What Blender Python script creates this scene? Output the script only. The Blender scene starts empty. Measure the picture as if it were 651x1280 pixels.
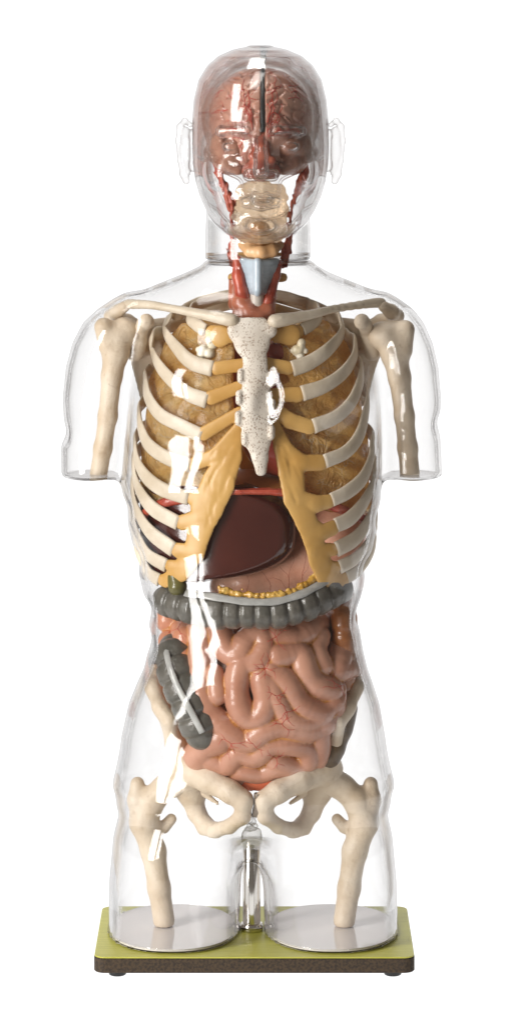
import bpy, math, random
import numpy as np
from mathutils import Vector
from mathutils.bvhtree import BVHTree
random.seed(7); RNG = np.random.default_rng(7)
C = bpy.context.scene.collection

# ------------------------------------------------------------------ measuring
# all lengths in millimetres until meshes are written (metres).
# the photo is about 1 px = 1 mm on the plane y = 0 (the torso's own axis).
DCAM, ZCAM, XC = 4500.0, 1198.0, 325.5
def W(px, py, y=0.0):
    s = (DCAM + y) / DCAM
    return np.array([(px - XC) * s, y, ZCAM - (py + 35.0) * s])
def lerp_tab(tab, v):
    xs = [t[0] for t in tab]
    return [np.interp(v, xs, [t[i] for t in tab]) for i in range(1, len(tab[0]))]
MIRX = 635.0
def mir(pts):
    return [(MIRX - p[0],) + tuple(p[1:]) for p in pts]

# ------------------------------------------------------------------ implicit surfaces
class Field:
    def __init__(self, lo, hi, h):
        self.lo = np.array(lo, float); self.h = h
        n = np.ceil((np.array(hi, float) - self.lo) / h).astype(int) + 1
        self.n = n
        self.F = np.full(n, 60.0, np.float32)
        self.ax = [(self.lo[i] + h * np.arange(n[i])).astype(np.float32) for i in range(3)]
    def block(self, blo, bhi):
        a = np.clip(np.floor((np.array(blo) - self.lo) / self.h).astype(int), 0, self.n)
        b = np.clip(np.ceil((np.array(bhi) - self.lo) / self.h).astype(int) + 1, 0, self.n)
        if np.any(b <= a): return None, None
        sl = tuple(slice(a[i], b[i]) for i in range(3))
        g = (self.ax[0][sl[0]][:, None, None], self.ax[1][sl[1]][None, :, None], self.ax[2][sl[2]][None, None, :])
        return sl, g
    def merge(self, sl, d, k=0.0, op='u'):
        f = self.F[sl]
        if op == 'u':
            if k > 0:
                t = np.clip(0.5 + 0.5 * (f - d) / k, 0, 1)
                self.F[sl] = f * (1 - t) + d * t - k * t * (1 - t)
            else: self.F[sl] = np.minimum(f, d)
        elif op == 's':
            d = -d
            if k > 0:
                t = np.clip(0.5 - 0.5 * (f - d) / k, 0, 1)
                self.F[sl] = f * (1 - t) + d * t + k * t * (1 - t)
            else: self.F[sl] = np.maximum(f, d)
        elif op == 'add':
            self.F[sl] = f + d
        elif op == 'i':
            self.F[sl] = np.maximum(f, d)
    def cap(self, a, b, ra, rb, k=0.0, n=None, flat=1.0, op='u'):
        a = np.array(a, float); b = np.array(b, float)
        m = max(ra, rb) + k + 4 * self.h + 2
        sl, g = self.block(np.minimum(a, b) - m, np.maximum(a, b) + m)
        if sl is None: return
        d = capd(g, a, b, ra, rb, n, flat)
        self.merge(sl, d, k, op)
    def chain(self, pts, k=4.0, n=None, flat=1.0, op='u'):
        """pts = list of (xyz, r)"""
        if len(pts) == 1: pts = pts * 2
        for (a, ra), (b, rb) in zip(pts[:-1], pts[1:]):
            self.cap(a, b, ra, rb, k, n, flat, op)
    def pix(self, pts, k=4.0, n=None, flat=1.0, op='u'):
        """pts = (px, py, y, r)"""
        self.chain([(W(p[0], p[1], p[2]), p[3]) for p in pts], k, n, flat, op)
    def ell(self, c, r, k=4.0, op='u', rot=0.0):
        c = np.array(c, float); r = np.array(r, float)
        m = max(r) + k + 4 * self.h + 2
        sl, (X, Y, Z) = self.block(c - m, c + m)
        if sl is None: return
        x, y, z = X - c[0], Y - c[1], Z - c[2]
        if rot:
            cr, sr = math.cos(rot), math.sin(rot)
            x, z = x * cr + z * sr, -x * sr + z * cr
        k0 = np.sqrt((x / r[0])**2 + (y / r[1])**2 + (z / r[2])**2)
        k1 = np.sqrt((x / r[0]**2)**2 + (y / r[1]**2)**2 + (z / r[2]**2)**2) + 1e-9
        self.merge(sl, k0 * (k0 - 1) / k1, k, op)
    def func(self, fn, k=0.0, op='u'):
        g = (self.ax[0][:, None, None], self.ax[1][None, :, None], self.ax[2][None, None, :])
        self.merge(tuple(slice(0, n) for n in self.n), fn(*g), k, op)

def capd(g, a, b, ra, rb, n=None, flat=1.0):
    X, Y, Z = g
    ab = b - a; L = max(float(ab @ ab), 1e-6)
    t = np.clip(((X - a[0]) * ab[0] + (Y - a[1]) * ab[1] + (Z - a[2]) * ab[2]) / L, 0, 1)
    qx = X - a[0] - t * ab[0]; qy = Y - a[1] - t * ab[1]; qz = Z - a[2] - t * ab[2]
    q2 = qx * qx + qy * qy + qz * qz
    if n is not None and flat != 1.0:
        qn = qx * n[0] + qy * n[1] + qz * n[2]
        q2 = q2 + (flat * flat - 1) * qn * qn
    return np.sqrt(q2) - (ra + t * (rb - ra))

def surface_nets(F, lo, h):
    nx, ny, nz = F.shape
    ins = F < 0
    cs = [(i, j, k) for i in (0, 1) for j in (0, 1) for k in (0, 1)]
    cnt = np.zeros((nx - 1, ny - 1, nz - 1), np.int8)
    for i, j, k in cs: cnt += ins[i:nx - 1 + i, j:ny - 1 + j, k:nz - 1 + k]
    idx = np.argwhere((cnt > 0) & (cnt < 8))
    I, J, K = idx.T
    pos = np.zeros((len(idx), 3)); num = np.zeros(len(idx))
    for c0 in cs:
        for axis in range(3):
            if c0[axis]: continue
            c1 = list(c0); c1[axis] = 1
            f0 = F[I + c0[0], J + c0[1], K + c0[2]].astype(float); f1 = F[I + c1[0], J + c1[1], K + c1[2]].astype(float)
            m = (f0 < 0) != (f1 < 0)
            t = np.where(m, f0 / np.where(m, f0 - f1, 1), 0)
            for a in range(3):
                pos[:, a] += np.where(m, c0[a] + (t if a == axis else 0), 0)
            num += m
    verts = lo + h * (idx + pos / num[:, None])
    vid = np.full((nx - 1, ny - 1, nz - 1), -1, np.int64); vid[I, J, K] = np.arange(len(idx))
    quads = []
    for axis in range(3):
        u, v = (axis + 1) % 3, (axis + 2) % 3
        sl0 = [slice(None)] * 3; sl1 = [slice(None)] * 3
        sl0[axis] = slice(0, -1); sl1[axis] = slice(1, None)
        d = ins[tuple(sl0)] != ins[tuple(sl1)]
        e = np.argwhere(d)
        ok = (e[:, u] > 0) & (e[:, v] > 0) & (e[:, u] < F.shape[u] - 1) & (e[:, v] < F.shape[v] - 1)
        e = e[ok]
        s = ins[tuple(e.T)]
        def cell(du, dv):
            c = e.copy(); c[:, u] += du; c[:, v] += dv
            return vid[c[:, 0], c[:, 1], c[:, 2]]
        q = np.stack([cell(-1, -1), cell(0, -1), cell(0, 0), cell(-1, 0)], 1)
        q[~s] = q[~s][:, ::-1]
        quads.append(q)
    q = np.concatenate(quads)
    q = q[(q >= 0).all(1)]
    return verts, q

def relax(v, q, it=2, lam=0.5):
    n = len(v)
    a = np.concatenate([q[:, 0], q[:, 1], q[:, 2], q[:, 3]]); b = np.concatenate([q[:, 1], q[:, 2], q[:, 3], q[:, 0]])
    a, b = np.concatenate([a, b]), np.concatenate([b, a])
    w = np.bincount(a, minlength=n).astype(float); w[w == 0] = 1
    for i in range(it):
        for l in (lam, -lam * 1.02):
            m = np.stack([np.bincount(a, v[b, c], n) / w for c in range(3)], 1)
            v = v + l * (m - v)
    return v

# ------------------------------------------------------------------ objects
def write_mesh(name, v, faces, smooth=True, color=None):
    """v in mm"""
    me = bpy.data.meshes.new(name)
    v = np.asarray(v, float) / 1000.0
    if isinstance(faces, np.ndarray):
        me.vertices.add(len(v)); me.vertices.foreach_set('co', v.astype(np.float32).ravel())
        k = faces.shape[1]
        me.loops.add(faces.size); me.loops.foreach_set('vertex_index', faces.astype(np.int32).ravel())
        me.polygons.add(len(faces)); me.polygons.foreach_set('loop_start', (np.arange(len(faces)) * k).astype(np.int32))
        me.update(calc_edges=True)
    else:
        me.from_pydata([tuple(p) for p in v], [], [tuple(f) for f in faces]); me.update()
    if smooth: me.polygons.foreach_set('use_smooth', np.ones(len(me.polygons), bool))
    if color is not None:
        at = me.color_attributes.new('paint', 'FLOAT_COLOR', 'POINT')
        at.data.foreach_set('color', color.astype(np.float32).ravel())
    me.validate()
    return me
def obj(name, me, mat, parent=None):
    o = bpy.data.objects.new(name, me); C.objects.link(o)
    if mat is not None: me.materials.append(mat)
    if parent is not None: o.parent = parent
    return o
def thing(name, label, cat, group=None):
    o = bpy.data.objects.new(name, None); C.objects.link(o)
    return tag(o, label, cat, group)
def tag(o, label, cat, group=None):
    o['label'] = label; o['category'] = cat
    if group: o['group'] = group
    return o
def from_field(name, f, mat, parent=None, it=2, color=None):
    v, q = surface_nets(f.F, f.lo, f.h)
    if it: v = relax(v, q, it)
    c = color(v, q) if color else None
    return obj(name, write_mesh(name, v, q, True, c), mat, parent)

def catmull(P, per=8):
    P = [np.array(p, float) for p in P]
    P = [2 * P[0] - P[1]] + P + [2 * P[-1] - P[-2]]
    out = []
    for i in range(1, len(P) - 2):
        for t in np.arange(per) / per:
            a, b, c, d = P[i - 1:i + 3]
            out.append(0.5 * (2 * b + (c - a) * t + (2 * a - 5 * b + 4 * c - d) * t * t + (-a + 3 * b - 3 * c + d) * t**3))
    out.append(P[-2])
    return np.array(out)

def sweep(pts, rad, nrm=None, flat=1.0, seg=10):
    """tube along pts; rad scalar/array = half width; nrm = surface normals (flattened along them)"""
    pts = np.asarray(pts, float); n = len(pts)
    rad = np.broadcast_to(np.asarray(rad, float), (n,))
    T = np.gradient(pts, axis=0); T /= np.linalg.norm(T, axis=1)[:, None] + 1e-9
    if nrm is None:
        ref = np.array([0.3, -1, 0.2]); nrm = np.tile(ref, (n, 1))
    N = nrm - (nrm * T).sum(1)[:, None] * T; N /= np.linalg.norm(N, axis=1)[:, None] + 1e-9
    B = np.cross(T, N)
    ph = np.arange(seg) / seg * 2 * math.pi
    v = (pts[:, None] + N[:, None] * (rad * flat)[:, None, None] * np.cos(ph)[None, :, None] + B[:, None] * rad[:, None, None] * np.sin(ph)[None, :, None]).reshape(-1, 3)
    f = []
    for i in range(n - 1):
        for j in range(seg):
            f.append((i * seg + j, i * seg + (j + 1) % seg, (i + 1) * seg + (j + 1) % seg, (i + 1) * seg + j))
    f.append(tuple(range(seg))[::-1]); f.append(tuple((n - 1) * seg + j for j in range(seg)))
    return v, f
def join(parts):
    V, F, o = [], [], 0
    for v, f in parts:
        V.append(v); F += [tuple(i + o for i in q) for q in f]; o += len(v)
    return np.concatenate(V), F
def lathe(prof, c, seg=40):
    """prof (r, z) about vertical axis through c (x, y)"""
    v, f = [], []
    for r, z in prof:
        for j in range(seg):
            a = j / seg * 2 * math.pi
            v.append((c[0] + r * math.cos(a), c[1] + r * math.sin(a), z))
    for i in range(len(prof) - 1):
        for j in range(seg):
            f.append((i * seg + j, i * seg + (j + 1) % seg, (i + 1) * seg + (j + 1) % seg, (i + 1) * seg + j))
    f.append(tuple(range(seg))[::-1]); f.append(tuple((len(prof) - 1) * seg + j for j in range(seg)))
    return np.array(v), f

# ------------------------------------------------------------------ materials
def lin(r, g, b):
    return tuple(((c / 255) / 12.92 if c / 255 <= 0.04045 else ((c / 255 + 0.055) / 1.055)**2.4) for c in (r, g, b)) + (1.0,)
class Mat:
    def __init__(self, name):
        self.m = bpy.data.materials.new(name); self.m.use_nodes = True
        self.t = self.m.node_tree; self.t.nodes.clear()
        self.out = self.n('ShaderNodeOutputMaterial')
        self.co = self.n('ShaderNodeTexCoord').outputs['Object']
    def n(self, ty, **kw):
        nd = self.t.nodes.new(ty)
        for k, v in kw.items(): setattr(nd, k, v)
        return nd
    def l(self, a, b): self.t.links.new(a, b)
    def noise(self, scale, detail=4, rough=0.55, dist=0.0):
        nd = self.n('ShaderNodeTexNoise'); nd.inputs['Scale'].default_value = scale; nd.inputs['Detail'].default_value = detail
        nd.inputs['Roughness'].default_value = rough; nd.inputs['Distortion'].default_value = dist
        self.l(self.co, nd.inputs['Vector']); return nd.outputs['Fac']
    def ramp(self, fac, stops):
        nd = self.n('ShaderNodeValToRGB'); cr = nd.color_ramp
        while len(cr.elements) < len(stops): cr.elements.new(0.5)
        for e, (p, c) in zip(cr.elements, stops): e.position = p; e.color = c
        self.l(fac, nd.inputs['Fac']); return nd.outputs['Color']
    def mixc(self, fac, a, b, mode='MIX'):
        nd = self.n('ShaderNodeMix', data_type='RGBA', blend_type=mode)
        for s, v in ((nd.inputs[0], fac), (nd.inputs[6], a), (nd.inputs[7], b)):
            if hasattr(v, 'is_output'): self.l(v, s)
            else: s.default_value = v
        return nd.outputs[2]
    def math(self, op, a, b=0.0, c=0.0):
        nd = self.n('ShaderNodeMath', operation=op)
        for s, v in zip(nd.inputs, (a, b, c)):
            if hasattr(v, 'is_output'): self.l(v, s)
            else: s.default_value = v
        return nd.outputs[0]
    def bump(self, h, strength=0.3, dist=0.002):
        nd = self.n('ShaderNodeBump'); nd.inputs['Strength'].default_value = strength; nd.inputs['Distance'].default_value = dist
        self.l(h, nd.inputs['Height']); return nd.outputs['Normal']
    def pbr(self, color, rough=0.4, normal=None, metal=0.0, sss=0.0, coat=0.0, spec=0.5, trans=None):
        p = self.n('ShaderNodeBsdfPrincipled')
        for key, v in (('Base Color', color), ('Roughness', rough), ('Metallic', metal), ('Coat Weight', coat), ('Specular IOR Level', spec)):
            if hasattr(v, 'is_output'): self.l(v, p.inputs[key])
            else: p.inputs[key].default_value = v
        p.inputs['Coat Roughness'].default_value = 0.08
        if sss:
            p.inputs['Subsurface Weight'].default_value = sss; p.inputs['Subsurface Radius'].default_value = (1, .5, .3); p.inputs['Subsurface Scale'].default_value = 0.004
        if normal is not None: self.l(normal, p.inputs['Normal'])
        return p.outputs[0]
    def end(self, sh): self.l(sh, self.out.inputs['Surface']); return self.m
    def mixs(self, fac, a, b):
        nd = self.n('ShaderNodeMixShader')
        if hasattr(fac, 'is_output'): self.l(fac, nd.inputs[0])
        else: nd.inputs[0].default_value = fac
        self.l(a, nd.inputs[1]); self.l(b, nd.inputs[2]); return nd.outputs[0]

def plain(name, c1, c2, scale=40, rough=0.35, bump=0.15, bscale=220, coat=0.0, lo=0.35, hi=0.7, bdist=0.001, sss=0.0):
    M = Mat(name)
    col = M.ramp(M.noise(scale, 5), [(lo, lin(*c1)), (hi, lin(*c2))])
    nm = M.bump(M.noise(bscale, 4), bump, bdist)
    return M.end(M.pbr(col, rough, nm, coat=coat, sss=sss))

M_bone = plain('bone', (196, 181, 158), (216, 204, 185), 26, 0.42, 0.4, 110, bdist=0.002)
def m_limb_bone():
    M = Mat('porous_bone')
    col = M.ramp(M.noise(26, 5), [(0.3, lin(194, 174, 148)), (0.7, lin(217, 203, 183))])
    st = M.ramp(M.noise(120, 3, dist=1.0), [(0.62, (0, 0, 0, 1)), (0.72, (1, 1, 1, 1))])
    col = M.mixc(M.math('MULTIPLY', st, 0.35), col, lin(150, 122, 95))
    return M.end(M.pbr(col, 0.5, M.bump(M.math('ADD', M.noise(34, 5, 0.6, 0.6), M.math('MULTIPLY', M.noise(150, 5), 0.4)), 0.6, 0.003)))
M_limb = m_limb_bone()
def m_sternum():
    M = Mat('pitted_bone')
    v = M.n('ShaderNodeTexVoronoi'); v.inputs['Scale'].default_value = 560
    mp = M.n('ShaderNodeMapping'); mp.inputs['Scale'].default_value = (1.0, 1.0, 0.55)
    M.l(M.co, mp.inputs[0]); M.l(mp.outputs[0], v.inputs['Vector'])
    pit = M.ramp(v.outputs['Distance'], [(0.24, (1, 1, 1, 1)), (0.42, (0, 0, 0, 1))])
    pit = M.math('MULTIPLY', pit, M.ramp(M.noise(90, 3), [(0.36, (0, 0, 0, 1)), (0.52, (1, 1, 1, 1))]))
    col = M.mixc(pit, M.ramp(M.noise(30), [(0.3, lin(214, 203, 188)), (0.7, lin(230, 222, 210))]), lin(148, 122, 98))
    return M.end(M.pbr(col, 0.45, M.bump(M.math('SUBTRACT', 1.0, pit), 0.4, 0.001)))
M_sternum = m_sternum()
M_cart = plain('cartilage', (188, 142, 72), (206, 164, 96), 18, 0.38, 0.2, 120, sss=0.0)
M_spine = plain('ochre_bone', (182, 134, 66), (208, 168, 104), 30, 0.4, 0.4, 120)
def m_lung():
    M = Mat('amber_lung')
    col = M.ramp(M.noise(24, 6, 0.6, 0.6), [(0.3, lin(222, 168, 90)), (0.5, lin(240, 198, 126)), (0.72, lin(250, 226, 170))])
    v = M.n('ShaderNodeTexVoronoi', feature='DISTANCE_TO_EDGE'); v.inputs['Scale'].default_value = 55
    dn = M.n('ShaderNodeTexNoise'); dn.inputs['Scale'].default_value = 30; M.l(M.co, dn.inputs['Vector'])
    ad = M.n('ShaderNodeVectorMath', operation='MULTIPLY_ADD'); M.l(dn.outputs['Color'], ad.inputs[0]); ad.inputs[1].default_value = (.03, .03, .03); M.l(M.co, ad.inputs[2])
    M.l(ad.outputs[0], v.inputs['Vector'])
    vein = M.ramp(v.outputs['Distance'], [(0.0, (1, 1, 1, 1)), (0.05, (0, 0, 0, 1))])
    vein = M.math('MULTIPLY', vein, M.ramp(M.noise(26, 2), [(0.5, (0, 0, 0, 1)), (0.6, (1, 1, 1, 1))]))
    col = M.mixc(M.math('MULTIPLY', vein, 0.75), col, lin(236, 222, 190))
    nm = M.bump(M.noise(48, 4, 0.55, 1.6), 0.95, 0.014)
    pb = M.pbr(col, 0.16, nm, coat=0.6)
    tr = M.n('ShaderNodeBsdfTranslucent'); M.l(col, tr.inputs['Color']); M.l(nm, tr.inputs['Normal'])
    tp = M.n('ShaderNodeBsdfTransparent'); tp.inputs[0].default_value = lin(250, 222, 168)
    return M.end(M.mixs(0.26, M.mixs(0.5, pb, tr.outputs[0]), tp.outputs[0]))
M_lung = m_lung()
M_rosette = plain('rosette_white', (214, 200, 168), (244, 238, 222), 60, 0.3, 0.6, 90, 0.3, bdist=0.003)
M_heart = plain('heart_red', (120, 42, 32), (150, 66, 48), 26, 0.28, 0.3, 60, 0.3)
M_muscle = plain('muscle_red', (158, 58, 40), (184, 88, 64), 60, 0.35, 0.5, 140, 0.2, bdist=0.002)
M_strand = plain('strand_red', (150, 58, 42), (192, 104, 80), 90, 0.4, 0.7, 160, 0.2, bdist=0.002)
M_gland = plain('gland_brown', (164, 92, 66), (188, 118, 90), 40, 0.32, 0.3, 90, 0.2)
M_dome = plain('dome_ochre', (170, 112, 62), (196, 142, 86), 30, 0.4, 0.2, 60)
M_liver = plain('liver_maroon', (62, 24, 18), (74, 32, 24), 14, 0.16, 0.08, 60, 0.5)
M_gall = plain('gall_green', (84, 80, 40), (104, 98, 52), 30, 0.3, 0.2, 90, 0.3)
M_stom = plain('stomach_pink', (220, 156, 128), (234, 182, 156), 30, 0.24, 0.5, 95, 0.4, bdist=0.002)
def m_gut():
    M = Mat('gut_pink')
    base = M.ramp(M.noise(16, 5), [(0.32, lin(166, 112, 88)), (0.66, lin(194, 144, 120))])
    a = M.n('ShaderNodeVertexColor', layer_name='paint')
    sep = M.n('ShaderNodeSeparateColor'); M.l(a.outputs['Color'], sep.inputs[0])
    col = M.mixc(sep.outputs[1], base, lin(196, 132, 102))
    y = M.math('MULTIPLY', sep.outputs[0], M.ramp(M.noise(45, 3), [(0.3, (0.35, .35, .35, 1)), (0.62, (1, 1, 1, 1))]))
    col = M.mixc(y, col, lin(186, 126, 62))
    return M.end(M.pbr(col, 0.32, M.bump(M.noise(90, 4), 0.22, 0.002), coat=0.25))
M_gut = m_gut()
M_colon = plain('colon_grey', (80, 78, 71), (104, 100, 92), 60, 0.3, 0.7, 130, 0.3, bdist=0.002)
M_taenia = plain('taenia_grey', (158, 158, 154), (186, 186, 182), 60, 0.3, 0.3, 140, 0.3)
M_fat = plain('fat_yellow', (186, 136, 46), (226, 188, 104), 90, 0.25, 0.6, 130, 0.4, bdist=0.003)
M_colon_amber = plain('colon_amber', (140, 82, 38), (170, 108, 58), 30, 0.3, 0.3, 80, 0.3)
M_colon_dark = plain('colon_olive', (76, 58, 38), (104, 84, 58), 50, 0.4, 0.6, 120, 0.2)
M_blad = plain('bladder_orange', (206, 104, 72), (222, 128, 92), 30, 0.25, 0.2, 80, 0.4)
M_vessel = plain('vessel_red', (168, 62, 48), (190, 84, 64), 60, 0.3, 0.1)
M_vessel_dim = plain('vessel_brown', (170, 96, 76), (186, 110, 86), 60, 0.3, 0.1)
M_brain = plain('brain_pink', (172, 118, 100), (206, 160, 140), 26, 0.3, 0.3, 90, 0.4)
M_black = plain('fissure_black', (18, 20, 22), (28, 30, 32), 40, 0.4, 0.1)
M_orbit = plain('orbit_brown', (140, 94, 76), (182, 136, 114), 50, 0.35, 0.8, 60, 0.3, bdist=0.005)
M_nasal = plain('nasal_red', (136, 52, 36), (182, 104, 80), 40, 0.28, 0.5, 80, 0.4, bdist=0.003)
def m_jaw():
    M = Mat('jaw_beige')
    col = M.ramp(M.noise(34, 5), [(0.32, lin(186, 140, 100)), (0.5, lin(220, 200, 172)), (0.7, lin(232, 218, 196))])
    tp = M.n('ShaderNodeBsdfTransparent'); tp.inputs[0].default_value = lin(244, 230, 212)
    return M.end(M.mixs(0.7, M.pbr(col, 0.3, M.bump(M.noise(60, 4), 0.9, 0.004), coat=0.3), tp.outputs[0]))
M_jaw = m_jaw()
M_thyroid = plain('cartilage_blue', (160, 172, 182), (186, 197, 206), 30, 0.3, 0.15, 80, 0.2)
M_trachea = plain('trachea_white', (196, 186, 174), (216, 208, 198), 40, 0.35, 0.2, 90)
def m_green():
    M = Mat('green_board')
    mp = M.n('ShaderNodeMapping'); mp.inputs['Scale'].default_value = (6, 120, 6); M.l(M.co, mp.inputs[0])
    nz = M.n('ShaderNodeTexNoise'); nz.inputs['Scale'].default_value = 3; nz.inputs['Detail'].default_value = 5; M.l(mp.outputs[0], nz.inputs['Vector'])
    col = M.ramp(nz.outputs['Fac'], [(0.3, lin(170, 168, 58)), (0.7, lin(190, 187, 82))])
    return M.end(M.pbr(col, 0.42, M.bump(nz.outputs['Fac'], 0.15, 0.0006)))
M_green = m_green()
M_edge = plain('board_core', (38, 26, 13), (62, 46, 26), 300, 0.75, 0.6, 500, lo=0.4, hi=0.6)
M_rubber = plain('black_rubber', (20, 20, 20), (30, 29, 28), 60, 0.5, 0.2)
def m_chrome():
    M = Mat('chrome'); return M.end(M.pbr(lin(210, 206, 200), 0.08, None, 1.0))
M_chrome = m_chrome()

def m_clear(name, a, edge, tint, ripple=0.5, lo=0.55):
    """clear plastic wall: passes light straight through where you look square on, reflects with the plastic's Fresnel and takes a brown tint where you look along the wall, standing in for dark refracted rims"""
    M = Mat(name)
    h = M.math('ADD', M.math('MULTIPLY', M.noise(11, 1, 0.4, 0.3), 1.0), M.math('MULTIPLY', M.noise(40, 1, 0.4, 0.3), 0.06))
    nm = M.bump(h, ripple, 0.02)
    lw = M.n('ShaderNodeLayerWeight'); lw.inputs['Blend'].default_value = 0.5; M.l(nm, lw.inputs['Normal'])
    lw2 = M.n('ShaderNodeLayerWeight'); lw2.inputs['Blend'].default_value = 0.5
    cosv = M.math('SUBTRACT', 1.0, lw2.outputs['Facing'])
    rp = M.math('ADD', M.noise(16, 1, 0.4, 0.6), M.math('MULTIPLY', M.noise(42, 1, 0.4, 0.6), 0.2))
    lw3 = M.n('ShaderNodeLayerWeight'); lw3.inputs['Blend'].default_value = 0.5; M.l(M.bump(rp, ripple * 1.2, 0.02), lw3.inputs['Normal'])
    cosr = M.math('SUBTRACT', 1.0, lw3.outputs['Facing'])
    path = M.math('DIVIDE', a, M.math('ADD', M.math('POWER', M.math('ADD', M.math('MULTIPLY', cosv, 0.6), M.math('MULTIPLY', cosr, 0.4)), 1.5), 0.01))
    path = M.math('ADD', path, M.math('DIVIDE', a * 0.03, M.math('ADD', M.math('POWER', cosv, 4.0), 0.0008)))
    T = M.math('POWER', 2.718, M.math('MULTIPLY', path, -1.0))
    col = M.mixc(T, tint, (1, 1, 1, 1))  # view-angle tint paints dark outlines in place of refracted dark surroundings
    tp = M.n('ShaderNodeBsdfTransparent'); M.l(col, tp.inputs[0])
    gl = M.n('ShaderNodeBsdfGlass'); gl.inputs['IOR'].default_value = 1.49; gl.inputs['Roughness'].default_value = 0.0
    M.l(col, gl.inputs['Color']); M.l(nm, gl.inputs['Normal'])
    e = M.n('ShaderNodeMapRange'); e.inputs['From Min'].default_value = lo; e.inputs['From Max'].default_value = 0.84; e.inputs['To Max'].default_value = edge
    M.l(lw2.outputs['Facing'], e.inputs['Value'])
    body = M.mixs(e.outputs[0], tp.outputs[0], gl.outputs[0])
    # Schlick reflectance, the same from both sides of the wall
    fr = M.math('ADD', 0.032, M.math('MULTIPLY', 0.968, M.math('POWER', lw.outputs['Facing'], 5.0)))
    gs = M.n('ShaderNodeBsdfGlossy'); gs.inputs['Roughness'].default_value = 0.055; M.l(nm, gs.inputs['Normal'])
    fac = M.math('MINIMUM', fr, 0.6)
    return M.end(M.mixs(fac, body, gs.outputs[0]))
M_shell = m_clear('clear_plastic', 0.016, 1.0, lin(76, 46, 30), 0.3, 0.56)
M_skull = m_clear('clear_skull', 0.012, 0.9, lin(150, 104, 70), 0.4, 0.6)
M_head = m_clear('clear_head', 0.014, 1.0, lin(80, 50, 34), 0.15, 0.26)
M_ear = m_clear('clear_ear', 0.06, 0.6, lin(96, 64, 46), 0.1, 0.35)
M_boss = m_clear('clear_glue', 0.10, 0.5, lin(90, 74, 60), 0.3, 0.5)
def m_disc():
    M = Mat('milky_acrylic')
    tp = M.n('ShaderNodeBsdfTransparent'); tp.inputs[0].default_value = lin(236, 230, 232)
    return M.end(M.mixs(0.22, M.pbr(lin(252, 247, 246), 0.12, None, coat=0.5), tp.outputs[0]))
M_disc = m_disc()

# ------------------------------------------------------------------ ground and backdrop: an added sweep that glows to stay pure white and shadowless
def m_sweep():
    M = Mat('glowing_white_sweep')
    em = M.n('ShaderNodeEmission'); em.inputs[0].default_value = (1, 1, 1, 1); em.inputs[1].default_value = 1.2  # added glow, not a real light source
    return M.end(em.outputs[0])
prof = [(-700, -29)] + [(900 + 700 * math.sin(a), -29 + 700 * (1 - math.cos(a))) for a in np.linspace(0, math.pi / 2, 16)] + [(1600, 2600)]
v = np.array([(x, y, z) for y, z in prof for x in (-1500, 1500)])
f = [(2 * i, 2 * i + 1, 2 * i + 3, 2 * i + 2) for i in range(len(prof) - 1)]
bd = obj('backdrop', write_mesh('backdrop', v, f), m_sweep()); bd['kind'] = 'structure'

# ------------------------------------------------------------------ display base
base = thing('display_base', 'lime green rectangular board with dark wood edge and chrome post under the clear torso', 'display base')
def rounded_slab(x0, x1, y0, y1, z0, z1, r, bev=1.2):
    def ring(o, z):
        out = []
        for cx, cy, a0 in ((x1 - r, y1 - r, 0), (x0 + r, y1 - r, 90), (x0 + r, y0 + r, 180), (x1 - r, y0 + r, 270)):
            for k in range(9):
                a = math.radians(a0 + k * 11.25); out.append((cx + (r - o) * math.cos(a), cy + (r - o) * math.sin(a), z))
        return out
    rs = [ring(bev, z0), ring(0, z0 + bev), ring(0, z1 - bev), ring(bev, z1)]
    n = len(rs[0]); v = np.array(sum(rs, [])); f = []
    for i in range(3):
        for j in range(n): f.append((i * n + j, i * n + (j + 1) % n, (i + 1) * n + (j + 1) % n, (i + 1) * n + j))
    f.append(tuple(range(n))[::-1]); f.append(tuple(3 * n + j for j in range(n)))
    return v, f
bx0, bx1 = 123 - XC, 513 - XC
v, f = rounded_slab(bx0, bx1, -123, 117, -19.5, -1.5, 14); obj('board', write_mesh('board', v, f, False), M_edge, base)
v, f = rounded_slab(bx0 + .4, bx1 - .4, -122.6, 116.6, -1.5, 0.0, 14, 0.5); obj('top_panel', write_mesh('top_panel', v, f, False), M_green, base)
for x in (bx0 + 28, bx1 - 26):
    for y in (-96, 92):
        v, f = lathe([(9, -28.5), (10.5, -27.5), (10.5, -20), (10, -19.6)], (x, y), 24)
        obj('foot', write_mesh('foot', v, f), M_rubber, base)
pc = W(314.5, 1160, 0)
v, f = lathe([(11.2, 0.2), (11.2, 1), (11.2, 112), (10.5, 114), (6, 115)], (pc[0], 0), 48)
post = obj('post', write_mesh('post', v, f), M_chrome, base)
v, f = lathe([(13.5, 0.1), (14, 0.6), (14, 8.5), (13.2, 9.5), (11.3, 9.8)], (pc[0], 0), 48)
obj('collar', write_mesh('collar', v, f), M_chrome, post)

# ------------------------------------------------------------------ clear torso
TORSO = [ # py, left, right, depth half, depth centre
 (318, 258, 387, 62, 12), (326, 257, 388, 62, 12), (333, 251, 396, 60, 12), (342, 232, 412, 58, 12), (350, 212, 432, 58, 12), (358, 192, 452, 62, 12), (370, 172, 474, 72, 11),
 (390, 160, 482, 88, 10), (420, 157, 484, 102, 8), (460, 156, 483, 112, 6), (500, 156, 481, 117, 4), (560, 154, 479, 119, 2),
 (600, 151, 477, 118, 0), (640, 157, 474, 114, 0), (680, 166, 468, 112, 0), (720, 175, 457, 112, -2), (750, 182, 449, 114, -4),
 (780, 186, 448, 116, -6), (810, 186, 453, 119, -6), (835, 180, 459, 121, -5), (855, 171, 466, 121, -3), (880, 161, 474, 121, 0), (920, 152, 481, 120, 2),
 (980, 146, 488, 117, 2), (1005, 170, 464, 102, 2), (1028, 215, 418, 78, 2), (1044, 268, 366, 46, 2), (1056, 300, 334, 20, 2)]
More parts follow.
